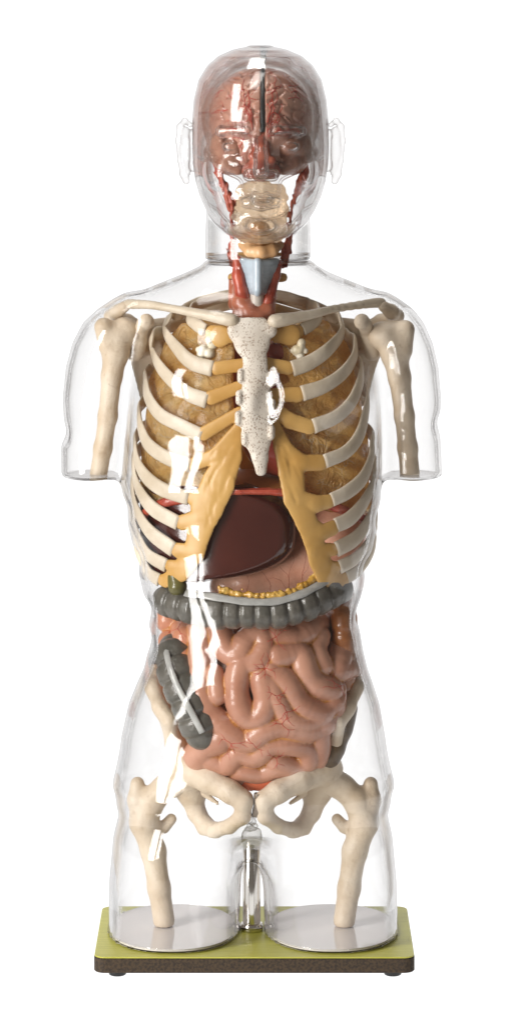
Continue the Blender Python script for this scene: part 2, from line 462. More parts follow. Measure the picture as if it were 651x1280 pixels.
THIGH = [(900, 205, 270, 50, 0), (940, 182, 292, 75, 0), (970, 166, 306, 94, 0), (1000, 153, 311, 107, 0), (1045, 142, 303, 113, 0), (1100, 137, 300, 113, 0), (1150, 136.5, 299, 112, 0), (1166, 134, 300, 113, 0)]
THIGH_R = [(900, 365, 430, 50, 0), (940, 342, 450, 75, 0), (970, 327, 467, 94, 0), (1000, 321, 480, 107, 0), (1045, 328, 490, 113, 0), (1100, 330, 495, 113, 0), (1150, 331, 496.5, 112, 0), (1166, 330, 499, 113, 0)]
ARM = [(366, 158, 186, 18, 14), (374, 142, 192, 34, 14), (388, 121, 192, 46, 14), (405, 103, 190, 54, 14), (430, 90, 182, 58, 13), (460, 82, 172, 58, 12), (500, 78, 164, 54, 10), (530, 80, 158, 51, 10), (560, 76, 154, 48, 10), (600, 76.5, 151, 46, 10)]
ARM_R = [(366, 462, 482, 18, 14), (374, 455, 498, 34, 14), (388, 455, 517, 46, 14), (405, 456, 530, 54, 14), (430, 462, 541, 58, 13), (460, 468, 548, 58, 12), (500, 474, 551.5, 54, 10), (530, 477, 549.5, 51, 10), (560, 478, 551, 48, 10), (600, 479, 553, 46, 10)]
def loft_fn(tab, z0=None, z1=None, p=2.0):
    def fn(X, Y, Z):
        py = ZCAM - Z - 35.0
        L, R, B, Yc = lerp_tab(tab, py)
        xc = (L + R) / 2 - XC; a = (R - L) / 2
        kx = np.abs(X - xc) / a; ky = np.abs(Y - Yc) / B
        k = (kx**p + ky**p)**(1.0 / p)
        d = (k - 1) * np.minimum(a, B) * 0.95
        if z0 is not None: d = np.maximum(d, z0 - Z)
        if z1 is not None: d = np.maximum(d, Z - z1)
        return d.astype(np.float32)
    return fn
def pyz(py): return ZCAM - 35.0 - py
sh = Field((-270, -150, -6), (250, 160, 860), 4.0)
sh.func(loft_fn(TORSO, pyz(1052), pyz(326), 2.15))
for (x, y, yy, rx, ry, rz) in ((258, 478, -72, 62, 42, 48), (384, 478, -72, 62, 42, 48)):
    sh.ell(W(x, y, yy), (rx, ry, rz), 36)
sh.func(loft_fn(ARM, pyz(597), pyz(367), 2.0), 12)
sh.func(loft_fn(ARM_R, pyz(597), pyz(367), 2.0), 12)
sh.func(loft_fn(THIGH, 1.5, pyz(905), 2.2), 40)
sh.func(loft_fn(THIGH_R, 1.5, pyz(905), 2.2), 40)
# groin folds, armpit creases, sternal valley, flank wobble
sh.pix([(215, 930, -122, 7), (262, 985, -124, 8), (300, 1015, -122, 6)], 14, op='s')
sh.pix([(420, 930, -122, 7), (375, 985, -124, 8), (335, 1015, -122, 6)], 14, op='s')
sh.pix([(326, 420, -118, 8), (325, 500, -124, 11), (324, 590, -128, 8)], 22, op='s')
for (x, y, r) in ((150, 640, 7), (168, 700, 6), (183, 765, 7), (182, 800, 6), (77, 545, 5), (553, 533, 5), (480, 650, 7), (462, 712, 6), (452, 770, 6)):
    sh.ell(W(x, y, -20), (r, 40, r * 1.8), 10, op='s')
sh.merge(tuple(slice(0, n) for n in sh.n), np.broadcast_to((1.5 - sh.ax[2])[None, None, :], sh.F.shape), op='i')
sh.merge(tuple(slice(0, n) for n in sh.n), np.broadcast_to((sh.ax[2] - pyz(325.6))[None, None, :], sh.F.shape), op='i')
shell = thing('torso_shell', 'clear plastic hollow human torso with head, arm stumps and thighs standing on green board', 'anatomical torso')
def solid(o, t):
    m = o.modifiers.new('wall', 'SOLIDIFY'); m.thickness = t / 1000; m.offset = -1.0; m.use_even_offset = False
body_o = from_field('body_shell', sh, M_shell, shell, 14); solid(body_o, 3.5)

HEAD = [(58, 310, 340, 20, 12), (62, 291, 358, 48, 12), (70, 273, 377, 70, 12), (82, 259, 391, 86, 12), (100, 248, 402, 97, 12), (125, 242, 408, 103, 12), (150, 240, 410.5, 104, 11), (180, 240, 411, 100, 8),
        (205, 241, 410, 94, 4), (225, 244, 407, 88, 0), (245, 250, 401, 80, -6), (262, 258, 393, 70, -12), (276, 268, 383, 58, -22), (288, 282, 368, 42, -32), (297, 303, 348, 22, -40), (301, 318, 333, 8, -42)]
NECK = [(230, 262, 382, 52, 20), (262, 258, 387, 56, 16), (290, 256.5, 388, 60, 13), (326, 256.5, 388, 62, 12)]
hd = Field((-110, -135, pyz(332)), (115, 130, pyz(50)), 1.9)
hd.func(loft_fn(HEAD, pyz(301.5), pyz(57), 2.1))
hd.func(loft_fn(NECK, pyz(324.4), pyz(235), 2.05), 6)
hd.pix([(326, 168, -92, 7), (326, 195, -107, 8), (326, 214, -118, 10)], 5)          # nose
hd.pix([(311, 219, -100, 8), (341, 219, -100, 8)], 2.5)
hd.pix([(276, 164, -82, 7), (308, 163, -95, 7)], 6); hd.pix([(376, 164, -82, 7), (344, 163, -95, 7)], 6)  # brow
hd.ell(W(290, 182, -100), (19, 16, 13), 7, 's'); hd.ell(W(362, 182, -100), (19, 16, 13), 7, 's')              # sockets
hd.ell(W(290, 183, -82), (13, 9, 8), 2.5); hd.ell(W(362, 183, -82), (13, 9, 8), 2.5)                            # lids
hd.pix([(303, 250, -86, 4), (320, 245, -97, 5.5), (332, 245, -97, 5.5), (349, 250, -86, 4)], 3); hd.pix([(306, 256, -86, 4), (326, 259, -96, 6.5), (346, 256, -86, 4)], 3)
hd.pix([(300, 253, -92, 2.5), (326, 252.5, -99, 2.5), (352, 253, -92, 2.5)], 2, op='s')
hd.ell(W(326, 282, -80), (21, 15, 13), 6); hd.pix([(308, 268, -92, 4), (326, 270, -100, 4), (344, 268, -92, 4)], 6, op='s')                                                                    # chin
hd.ell(W(280, 215, -62), (20, 22, 22), 14); hd.ell(W(372, 215, -62), (20, 22, 22), 14)                        # cheeks
hd.pix([(326, 226, -97, 2), (326, 240, -97, 3)], 4, op='s')
hd.merge(tuple(slice(0, n) for n in hd.n), np.broadcast_to((pyz(324.4) - hd.ax[2])[None, None, :], hd.F.shape), op='i')
head_o = from_field('head_shell', hd, M_head, shell, 3); solid(head_o, 3.0)
for side in (0, 1):
    e = Field(W(216 if not side else 404, 242, -20) , W(246 if not side else 436, 138, 45), 1.5)
    mx = (lambda q: q) if not side else (lambda q: [(651 - p[0],) + p[1:] for p in q])
    n = np.array([-0.8 if not side else 0.8, -0.6, 0])
    e.pix(mx([(232, 168, 14, 10), (231, 190, 14, 10), (233, 214, 10, 8)]), 5, n, 2.2)
    e.pix(mx([(244, 168, 4, 8), (243, 208, 0, 7)]), 6)
    e.pix(mx([(238, 156, 6, 3), (231, 151, 14, 3.4), (225, 158, 20, 3.6), (223, 176, 22, 3.4), (225, 200, 18, 3), (229, 218, 12, 4), (233, 226, 8, 4.5)]), 3)
    e.pix(mx([(232, 176, 4, 4.5), (232, 198, 2, 4.5)]), 4, op='s')
    from_field('ear', e, M_ear, head_o, 2)
for tab in (THIGH, THIGH_R):
    L, R, B = tab[-1][1], tab[-1][2], tab[-1][3]
    cx, a, b = (L + R) / 2 - XC, (R - L) / 2 - 5, B - 6
    v = []
    for z in (2.6, 5.2):
        for j in range(64):
            t = j / 64 * 2 * math.pi
            v.append((cx + a * math.copysign(abs(math.cos(t))**0.91, math.cos(t)), b * math.copysign(abs(math.sin(t))**0.91, math.sin(t)), z))
    f = [tuple(range(64))[::-1], tuple(range(64, 128))] + [(j, (j + 1) % 64, 64 + (j + 1) % 64, 64 + j) for j in range(64)]
    obj('base_disc', write_mesh('base_disc', v, f, False), M_disc, shell)

f = Field(W(296, 1062, -30), W(334, 1012, 30), 1.5)
for i in range(22):
    t = random.random(); f.pix([(315 + random.uniform(-1, 1) * (4 + 7 * t), 1020 + 30 * t, random.uniform(-14, 10), random.uniform(2.5, 5))], 1.2)
f.pix([(314.5, 1046, 0, 13), (314.5, 1050, 0, 13)], 2)
from_field('mounting_boss', f, M_boss, shell, 1)

# ------------------------------------------------------------------ skeleton
skel = thing('skeleton', 'cream plastic bones with ochre rib cartilage fixed inside the clear torso', 'skeleton')
CAGE = [(380, 62, 30), (395, 94, 52), (430, 122, 70), (480, 139, 82), (550, 149, 92), (620, 153, 97), (690, 153, 98), (720, 148, 96), (750, 141, 94)]
CX, CY = 318.0, 6.0
def cage(px, py, off=0.0):
    a, b = lerp_tab(CAGE, py); a += off; b += off
    u = np.clip((px - CX) / a, -0.999, 0.999)
    y = CY - b * math.sqrt(1 - u * u)
    n = np.array([u / a, -math.sqrt(1 - u * u) / b, 0.0]); n /= np.linalg.norm(n)
    return y, n
RIBS_L = [[(256, 413), (245, 405), (236, 396), (240, 385)],
          [(266, 461), (240, 453), (222, 436), (206, 413), (214, 394)],
          [(259, 501), (232, 490), (203, 463), (191, 440), (191, 420)],
          [(252, 545), (226, 532), (200, 518), (185, 496), (182, 474)],
          [(238, 582), (210, 573), (186, 556), (176, 534), (174, 514)],
          [(236, 623), (202, 611), (181, 594), (171, 574), (169, 552)],
          [(223, 654), (193, 637), (177, 618), (169, 598), (167, 575)],
          [(217, 687), (191, 668), (177, 650), (168, 628), (166, 606)],
          [(208, 707), (186, 694), (174, 674), (168, 656), (167, 636)],
          [(199, 725), (187, 717), (179, 703), (172, 686), (170, 668)]]
RIBS_R = [[(378, 412), (390, 404), (399, 394), (396, 384)],
          [(365, 461), (387, 453), (411, 436), (427, 416), (424, 398)],
          [(377, 492), (404, 483), (428, 467), (442, 447), (443, 428)],
          [(391, 533), (420, 521), (440, 501), (450, 476), (451, 458)],
          [(405, 577), (432, 565), (449, 544), (457, 515), (459, 498)],
          [(414, 625), (434, 615), (453, 598), (463, 574), (465, 552)],
          [(419, 657), (437, 648), (454, 629), (466, 604), (468, 582)],
          [(420, 687), (444, 673), (459, 653), (468, 630), (469, 606)],
          [(424, 709), (444, 698), (459, 680), (467, 660), (469, 636)],
          [(433, 722), (446, 714), (458, 700), (465, 684), (467, 664)]]
def rib(pts, i):
    P, N = [], []
    for px, py in pts:
        y, n = cage(px, py); P.append(W(px, py, y)); N.append(n)
    sgn = -1 if pts[-1][0] < CX else 1
    py0 = pts[-1][1]; a, b = lerp_tab(CAGE, py0)
    rise = (18, 28, 42, 52)[i] if i < 4 else 58
    for t in np.linspace(0.12, 1, 7):
        ang = t * 1.36
        u = sgn * math.cos(ang)
        py = py0 - rise * t
        y = CY + b * math.sin(ang) * (1.0 if t < .8 else .95)
        P.append(W(CX + a * u, py, y)); N.append(np.array([u / a, math.sin(ang) / b, 0]))
    N = [n / np.linalg.norm(n) for n in N]
    Ps = catmull(P, 7); Ns = catmull(N, 7)
    s = np.linspace(0, 1, len(Ps))
    r = (9.6 if i else 8.2) - 2.0 * s + 0.6 * np.sin(s * 17 + i)
    if i >= 8: r = r - 1.2
    return sweep(Ps, r, Ns, 0.32, 14)
for side in (RIBS_L, RIBS_R):
    for i, p in enumerate(side):
        v, f = rib(p, i)
        obj('rib', write_mesh('rib', v, f), M_bone, skel)
def cartilage(chains):
    f = Field(W(170, 750, -100) - 10, W(460, 395, 60) + 10, 1.6)
    for ch in chains:
        P = []
        for px, py, r in ch:
            y, n = cage(px, py, 0.0); P.append((W(px, py, y), n, r))
        if ch[0][2] < 12 and P[0][2] < 12:
            d = P[1][0] - P[0][0]; P[0] = (P[0][0] + d / np.linalg.norm(d) * 5.5, P[0][1], P[0][2])
        for (a, na, ra), (b, nb, rb) in zip(P[:-1], P[1:]):
            n = na + nb; n /= np.linalg.norm(n)
            f.cap(a, b, ra, rb, 2.5, n, max(ra, rb) / 3.3)
    return f
CART_L = [[(262, 415, 11), (275, 420, 14), (289, 420, 9)], [(266, 461, 9), (304, 456, 8.5)], [(259, 499, 9.5), (304, 482, 8)], [(250, 545, 9), (300, 515, 7.5)],
          [(300, 538, 6), (288, 570, 15), (273, 604, 21), (259, 634, 21), (250, 662, 16), (243, 690, 14), (226, 714, 13), (207, 726, 8.5)],
          [(236, 582, 8.5), (270, 570, 10), (300, 532, 7)], [(236, 623, 9.5), (260, 622, 12)], [(223, 654, 10), (244, 650, 12)], [(217, 687, 9.5), (240, 690, 10)], [(208, 707, 8), (228, 708, 8)], [(199, 725, 8), (214, 726, 9)]]
CART_R = [[(375, 413, 10), (362, 418, 14), (346, 420, 9)], [(365, 461, 9), (334, 455, 8.5)], [(377, 493, 10), (337, 494, 9)], [(392, 535, 10), (362, 526, 10), (340, 506, 7)],
          [(340, 522, 6), (349, 560, 7), (356, 592, 8), (366, 624, 12), (382, 650, 14), (392, 676, 13), (399, 700, 14), (408, 718, 15), (422, 727, 11), (434, 722, 8)],
          [(406, 578, 10.5), (376, 579, 11), (357, 562, 10), (342, 528, 6)], [(370, 580, 10), (371, 625, 11)], [(415, 626, 9.5), (394, 630, 11), (368, 622, 12)], [(420, 658, 10), (402, 666, 10), (384, 655, 12)],
          [(421, 687, 8.5), (394, 688, 10)], [(425, 709, 7.5), (400, 708, 10)], [(434, 722, 7.5), (410, 726, 10)]]
GROOVE_L = [[(297, 545), (284, 566), (268, 590), (258, 612)], [(302, 556), (292, 578), (282, 604), (268, 632), (258, 658)], [(292, 538), (274, 556), (262, 572)]]
GROOVE_R = [[(346, 542), (352, 570), (360, 602), (370, 628)], [(352, 552), (364, 574), (374, 596)]]
for ch, gr in ((CART_L, GROOVE_L), (CART_R, GROOVE_R)):
    f = cartilage(ch)
    for g in gr:
        P = catmull([W(x, y, cage(x, y, 4.6)[0]) for x, y in g], 4)
        f.chain([(p, 1.7) for p in P], 2.0, op='s')
    from_field('costal_cartilage', f, M_cart, skel, 6)
st = Field(W(276, 602, -130), W(352, 395, -40), 1.5)
ST = [(315, 412, 20), (315, 420, 24), (315, 432, 22), (318, 446, 15)]
def sty(py): return np.interp(py, [400, 450, 520, 600], [-62, -80, -94, -99])
def st_chain(c, fl=0.3, k=3):
    for (a, b) in zip(c[:-1], c[1:]):
        pa, pb = W(a[0], a[1], sty(a[1])), W(b[0], b[1], sty(b[1]))
        st.cap(pa, pb, a[2], b[2], k, np.array([0, -1, 0.18]) / 1.016, max(a[2], b[2]) / 6.0)
st_chain([(294, 413, 10), (315, 411, 8), (336, 413, 10)]); st_chain([(314, 419, 27), (315, 428, 22), (318, 446, 15)])
st_chain([(319, 452, 15), (320, 490, 17), (319, 525, 19), (322, 550, 16), (325, 572, 10), (326, 588, 7)])
for (x, y) in ((301, 470), (299, 497), (298, 523), (306, 548), (339, 474), (340, 508), (339, 540)): st_chain([(x, y - 5, 4.5), (x, y + 5, 4.5)], k=4)
from_field('sternum', st, M_sternum, skel, 1)
for s in (0, 1):
    cl = [(160, 380, 8, 6.6), (187, 381, -18, 5.4), (211, 385, -34, 5.0), (238, 390, -48, 5.8), (268, 396, -60, 7.4), (290, 400, -66, 9)]
    if s: cl = [(476, 378, 10, 6.4), (457, 380, 0, 5.6), (418, 386, -28, 5.0), (393, 392, -44, 5.8), (365, 398, -58, 7.6), (344, 401, -66, 9.5)]
    f = Field(W(150, 420, -90) if not s else W(325, 420, -90), W(310, 360, 30) if not s else W(490, 360, 30), 1.5)
    P = catmull([W(*c[:3]) for c in cl], 4); R = catmull([(c[3], 0, 0) for c in cl], 4)[:, 0]
    f.chain(list(zip(P, R)), 3, np.array([0, 0, 1.0]), 1.12)
    from_field('clavicle', f, M_bone, skel, 2)
    # scapula: acromion, coracoid, spine, flat blade behind the ribs
    m = (lambda q: q) if not s else mir
    f = Field(W(120, 530, -60) if not s else W(400, 530, -60), W(240, 365, 110) if not s else W(520, 365, 110), 2.0)
    f.pix(m([(156, 383, 8, 7), (146, 390, 18, 9), (140, 395, 34, 9), (160, 400, 56, 7), (205, 420, 82, 5)]), 5)
    f.pix(m([(183, 402, -22, 10), (180, 405, -8, 8.5), (176, 414, 12, 10)]), 4)
    f.pix(m([(172, 425, 14, 13), (170, 440, 16, 11)]), 5)
    n = np.array([0.35 if not s else -0.35, 1, 0]); n /= np.linalg.norm(n)
    for q in ([(166, 428, 24, 9), (184, 500, 50, 9)], [(172, 440, 28, 14), (196, 490, 54, 14)], [(178, 412, 22, 12), (220, 405, 62, 10)], [(178, 425, 24, 12), (225, 440, 70, 12)], [(182, 445, 28, 9), (205, 515, 66, 8)], [(190, 440, 36, 16), (215, 480, 68, 14)], [(225, 405, 68, 6), (232, 440, 76, 6), (208, 518, 68, 6)]):
        f.pix(m(q), 5, n, 3.0)
    from_field('scapula', f, M_limb, skel, 2)
    hu = [(156, 415, 8, 19), (147, 420, 4, 17), (145, 440, 4, 16.5), (140, 470, 6, 12.5), (135, 520, 8, 11.5), (129, 560, 8, 11), (123, 596, 8, 11)]
    tub = [(130, 409, -4, 12), (133, 430, -2, 10)]
    if s: hu = [(477, 420, 6, 18), (488, 420, 2, 18), (493, 442, 2, 17), (499, 472, 4, 13.5), (505, 520, 6, 12), (509, 560, 8, 12), (512, 595, 8, 12.5)]; tub = [(506, 412, -6, 12), (504, 436, -4, 11)]
    f = Field(W(95, 612, -40) if not s else W(440, 612, -40), W(190, 380, 45) if not s else W(545, 380, 45), 1.8)
    f.pix(hu, 6); f.pix(tub, 9)
    f.func(lambda X, Y, Z: (pyz(597 if not s else 594) - Z) + 0 * X + 0 * Y, op='i')
    from_field('humerus', f, M_limb, skel, 2)
    # hip bone
    f = Field(W(160, 1065, -90) if not s else W(300, 1065, -90), W(335, 815, 110) if not s else W(475, 815, 110), 2.0)
    f.pix(m([(205, 826, 66, 7), (193, 836, 34, 9), (191, 858, 6, 9.5), (200, 882, -20, 9.5), (213, 901, -36, 9.5)]), 5)
    f.pix(m([(213, 904, -34, 8), (217, 930, -22, 9), (226, 952, -14, 13)]), 5)
    for q in ([(197, 850, 20, 8), (240, 940, 30, 14)], [(200, 845, 45, 7), (250, 930, 60, 9)], [(192, 858, 0, 8), (232, 945, 6, 14)], [(204, 890, -22, 8), (228, 945, -8, 14)], [(205, 885, -8, 6), (236, 945, 8, 10)], [(205, 835, 66, 6), (262, 905, 78, 8)], [(215, 905, -16, 6), (236, 950, -4, 10)]):
        f.pix(m(q), 9)
    f.pix(m([(234, 964, 2, 28), (240, 985, 10, 21)]), 8)
    f.pix(m([(238, 962, -14, 20), (262, 975, -34, 16), (288, 990, -50, 13.5), (304, 1000, -54, 13)]), 6)
    f.pix(m([(304, 1008, -52, 11), (303, 1020, -48, 10), (287, 1033, -36, 8.5), (268, 1038, -16, 9.5)]), 5)
    f.pix(m([(238, 990, 12, 17), (246, 1016, 10, 11), (258, 1034, 0, 11), (268, 1038, -14, 9.5)]), 6)
    f.pix(m([(255, 992, -26, 4), (272, 1004, -30, 2.5)]), 5)
    from_field('hip_bone', f, M_limb, skel, 2)
    fe = [(224, 974, 0, 20), (206, 985, 3, 15), (190, 1000, 6, 16), (180, 1028, 6, 17), (192, 1064, 5, 15), (199, 1110, 3, 13.5), (205, 1150, 0, 13.5)]
    tr = [(172, 980, 10, 9), (172, 1000, 8, 12), (177, 1030, 8, 11)]; lt = [(214, 1024, 14, 7), (205, 1034, 12, 8)]
    f = Field(W(145, 1170, -40) if not s else W(380, 1170, -40), W(255, 945, 50) if not s else W(490, 945, 50), 1.8)
    f.pix(m(fe), 7); f.pix(m(tr), 6); f.pix(m(lt), 6)
    f.func(lambda X, Y, Z: (5.8 - Z) + 0 * X + 0 * Y, op='i')
    from_field('femur', f, M_limb, skel, 2)
# spine: neck to sacrum
f = Field(W(270, 960, 0), W(366, 205, 130), 2.5)
for i, py in enumerate(np.linspace(296, 905, 25)):
    y = np.interp(py, [228, 310, 400, 600, 760, 905], [22, 28, 52, 78, 52, 62]); r = np.interp(py, [228, 310, 420, 900], [13, 14, 17, 24])
    f.pix([(318 + 7 * (py < 400), py - 7, y, r), (318 + 7 * (py < 400), py + 7, y, r)], 2)
    f.pix([(318, py, y + 14, 7), (318, py + 12, y + 42, 5)], 4)
    w = np.interp(py, [310, 400, 900], [30, 34, 36]); w = w if py > 318 else 20; f.pix([(322 - w, py, y + 14, 6), (322, py, y + 12, 8), (322 + w, py, y + 14, 6)], 4)
f.pix([(318, 905, 66, 34), (318, 930, 80, 26), (318, 950, 78, 12)], 8)
from_field('spine', f, M_spine, skel, 1)
# cartilage joint between the pubic bones
f = Field(W(308, 1030, -80), W(340, 985, -30), 1.5)
f.pix([(323, 994, -56, 6), (324, 1004, -54, 6.5), (322, 1013, -50, 6), (318, 1019, -46, 4)], 3)
from_field('pubic_joint', f, plain('joint_grey', (112, 98, 84), (142, 126, 110), 60, 0.4, 0.4), skel, 1)

# ------------------------------------------------------------------ organs
def bvh_of(o):
    me = o.data
    return BVHTree.FromPolygons([v.co for v in me.vertices], [tuple(p.vertices) for p in me.polygons])
CAMP = Vector((0, -DCAM / 1000, ZCAM / 1000))
def drape(bvh, pts, r0, r1, lift=0.0):
    """tubes lying on an organ along a traced line"""
    hit = []
    for px, py in pts:
        d = Vector(W(px, py, 0) / 1000) - CAMP; d.normalize()
        loc, nrm, i, dist = bvh.ray_cast(CAMP, d)
        if loc is None: break
        hit.append(np.array(loc) * 1000 + np.array(nrm) * lift)
    if len(hit) < 2: return None
    return sweep(np.array(hit), np.linspace(r0, r1, len(hit)), None, 1.0, 6)
def wander(x, y, ang, n, step, bend=0.35):
    out = [(x, y)]
    for i in range(n):
        ang += random.gauss(0, bend); x += step * math.cos(ang); y += step * math.sin(ang); out.append((x, y))
    return out, ang
def branching(bvh, x, y, ang, n, step, r, depth, out, bend=0.3):
    p, a = wander(x, y, ang, n, step, bend)
    d = drape(bvh, p, r, r * 0.6)
    if d: out.append(d)
    if depth > 0:
        for s in (-1, 1):
            k = random.randint(1, n)
            branching(bvh, p[k][0], p[k][1], a + s * random.uniform(0.5, 1.0), max(2, int(n * .75)), step, r * 0.75, depth - 1, out, bend)
def vessels(name, o, seeds, mat, depth=2, bend=0.3, lenf=1.0):
    b = bvh_of(o); spots = {}
    for x, y, a, n, st_, r in seeds: branching(b, x, y, a, n, st_, r, depth, spots.setdefault((x, y), []), bend)
    for out in spots.values():
        if out:
            v, f = join(out); obj(name, write_mesh(name, v, f), mat, o)

# lungs
def lungs(s):
    m = (lambda q: q) if not s else mir
    f = Field(W(170, 640, -90) if not s else W(330, 655, -90), W(310, 385, 95) if not s else W(470, 385, 95), 2.5)
    def fn(X, Y, Z):
        py = ZCAM - 35 - Z
        a, b = lerp_tab(CAGE, py); a = a - 9; b = b - 9
        k = np.sqrt(((X - (CX - XC)) / a)**2 + ((Y - CY) / b)**2)
        d = (k - 1) * np.minimum(a, b)
        bot = np.interp(X, [-150, -100, -20], [632, 612, 596]) if not s else np.interp(X, [20, 60, 140], [600, 622, 650])
        d = np.maximum(d, (py - bot))
        d = np.maximum(d, 402 - py + 0.0015 * (X - (-60 if not s else 50))**2)
        d = np.maximum(d, (X + 34) if not s else (24 - X))
        return d + 2.2 * np.sin(X * .09 + 1.3) * np.sin(Z * .08) * np.sin(Y * .1)
    f.func(fn)
    return f
lg = tag(from_field('lung', lungs(0), M_lung, None, 5), 'amber translucent lung behind the ribs on the side of the gallbladder', 'lung', 'lungs behind the ribs')
lg2 = tag(from_field('lung', lungs(1), M_lung, None, 5), 'amber translucent lung behind the ribs beside the dark red heart', 'lung', 'lungs behind the ribs')
for x, y, s, l in ((257, 438, 1.55, 'larger white crinkled bronchus knob in front of the lung on the gallbladder side'), (371, 437, 1.25, 'smaller white crinkled bronchus knob in front of the lung next to the heart')):
    f = Field(W(x - 22, y + 22, -100), W(x + 22, y - 22, -30), 1.2)  # random clump of small white balls at the front of the lung
    yy = cage(x, y, -8)[0]
    for i in range(13):
        a = random.uniform(0, 6.28); r = random.uniform(0, 9) * s
        f.pix([(x + r * math.cos(a), y + 1.2 * r * math.sin(a), yy + random.uniform(-2, 2), random.uniform(2.5, 5) * s)], 1.0)
    tag(from_field('rosette', f, M_rosette, None, 1), l, 'rosette', 'white rosettes at the lungs')
# heart
ht = Field(W(270, 625, -90), W(410, 410, 40), 2.5)
ht.ell(W(345, 545, -28), (44, 36, 52), 6, rot=0.5); ht.ell(W(322, 505, -20), (36, 34, 38), 12); ht.pix([(338, 500, -30, 17), (340, 450, -30, 15), (352, 430, -16, 13)], 8); ht.pix([(300, 500, -20, 12), (302, 430, -22, 10)], 8)
ht.pix([(344, 440, -48, 12), (350, 446, -46, 10)], 5)
heart = tag(from_field('heart', ht, M_heart, None, 2), 'dark red heart behind the breastbone and ochre cartilage', 'heart')
# diaphragm
dia = thing('diaphragm', 'ochre dome with a red front rim lying above the dark liver', 'diaphragm')
f = Field(W(175, 660, -95), W(465, 570, 100), 2.5)
f.ell(W(318, 645, 4), (136, 82, 58), 0); f.ell(W(318, 665, 4), (150, 95, 58), 0, 's')
f.func(lambda X, Y, Z: (pyz(611) - Z) + 0 * X + 0 * Y, op='i')
from_field('dome', f, M_dome, dia, 3)
f = Field(W(170, 670, -100), W(465, 590, 70), 1.8)
P = []
for px, py in ((178, 646), (190, 634), (210, 627), (235, 623), (265, 616), (300, 612), (345, 613), (385, 622), (420, 634), (452, 648)):
    P.append((W(px, py, cage(px, py, -7)[0]), 6.0))
f.chain(P, 3)
from_field('rim', f, M_muscle, dia, 2)
# liver
lv = Field(W(160, 735, -100), W(395, 585, 95), 2.2)
def fnl(X, Y, Z):
    x, y, z = X - (262 - XC), Y - (-6), Z - pyz(654)
    hx = 110
    hz = np.where(x > 0, 62 - 0.04 * np.maximum(x, 0), 62)
    k = (np.abs(x / hx)**2.1 + np.abs(z / hz)**2.9 + np.abs(y / 88)**6.0)**(1 / 3.0)
    return (k - 1) * 60
lv.func(fnl)
lv.pix([(200, 690, -20, 36), (232, 706, -40, 30)], 14)
lv.func(lambda X, Y, Z: np.sqrt(((X - (CX - XC)) / 143.0)**2 + ((Y - CY) / 88.0)**2) * 88 - 88 + 0 * Z, op='i')
liver = tag(from_field('liver', lv, M_liver, None, 3), 'glossy dark maroon liver under the rib arch above the grey colon', 'liver')
# gall bladder
f = Field(W(195, 765, -110), W(245, 715, -40), 1.5); f.pix([(219, 722, -58, 10), (222, 733, -62, 12)], 3)
tag(from_field('gallbladder', f, M_gall, None, 2), 'small olive green gallbladder tip below the rib cartilage', 'gallbladder')
# stomach
sf = Field(W(235, 775, -75), W(470, 600, 70), 2.2)
sf.pix([(420, 640, 12, 36), (410, 672, 8, 46), (385, 696, 6, 48), (350, 716, 2, 42), (312, 728, -8, 32), (286, 733, -14, 24)], 10)
stom = thing('stomach', 'pink veined stomach between the liver and the grey colon', 'stomach')
so = from_field('stomach_wall', sf, M_stom, stom, 3)
vessels('vein', so, [(338, 742, -1.7, 9, 5, .4), (358, 742, -1.2, 8, 5, .4), (380, 730, -1.9, 10, 5, .4), (308, 740, -1.5, 6, 5, .35), (405, 660, 2.2, 6, 5, .4)], M_vessel_dim, 1, 0.25)

# large intestine
col = thing('large_intestine', 'dark grey segmented large intestine framing the pink small intestine', 'large intestine')
def haustra(line, r, pitch, k, h=1.8, sq=1.0):
    P = catmull([W(*p[:3]) for p in line], 10)
    s = np.concatenate([[0], np.cumsum(np.linalg.norm(np.diff(P, axis=0), axis=1))])
    n = int(s[-1] / pitch)
    lo, hi = P.min(0) - r * 1.5, P.max(0) + r * 1.5
    f = Field(lo, hi, h)
    for i in range(n + 1):
        t = (i + 0.5) / (n + 1) * s[-1]
        c = np.array([np.interp(t, s, P[:, a]) for a in range(3)])
        c2 = np.array([np.interp(min(t + 3, s[-1]), s, P[:, a]) for a in range(3)]); c0 = np.array([np.interp(max(t - 3, 0), s, P[:, a]) for a in range(3)])
        d = (c2 - c0); d /= np.linalg.norm(d) + 1e-9
        rr = r * random.uniform(0.94, 1.06); w = pitch * 0.20 * random.uniform(.8, 1.2)
        f.cap(c - d * w, c + d * w, rr, rr, k, d, sq)
    f.chain([(p, r * 0.72) for p in P[::3]], 2)
    return f, P
f, TP = haustra([(206, 748, -36), (232, 758, -60), (262, 764, -76), (300, 765, -84), (340, 765, -84), (375, 757, -76), (402, 744, -60), (428, 732, -34)], 21, 18.5, 1.2, 1.6, 2.0)
from_field('transverse_colon', f, M_colon, col, 1)
f2, AP = haustra([(217, 810, -16), (221, 834, -35), (231, 862, -48), (243, 890, -54), (253, 914, -55)], 25.5, 23, 1.2, 1.6, 1.9)
f2.ell(W(252, 917, -54), (21, 21, 20), 1.5)
from_field('ascending_colon', f2, M_colon, col, 1)
f, _ = haustra([(430, 742, 0), (430, 780, -14), (430, 820, -10), (428, 860, 0), (424, 896, 10)], 16, 26, 4, 2.0, 1.2)
from_field('descending_colon', f, M_colon_amber, col, 2)
f, _ = haustra([(432, 880, -10), (424, 915, -14), (412, 942, -18), (398, 960, -14)], 15, 22, 4, 2.0, 1.2)
from_field('sigmoid_colon', f, M_colon_dark, col, 1)
tl = [(232, 741, -78), (262, 745, -94), (300, 751, -101), (340, 752, -101), (375, 743, -92), (400, 730, -76), (420, 718, -56)]
P = catmull([W(*p) for p in tl], 6)
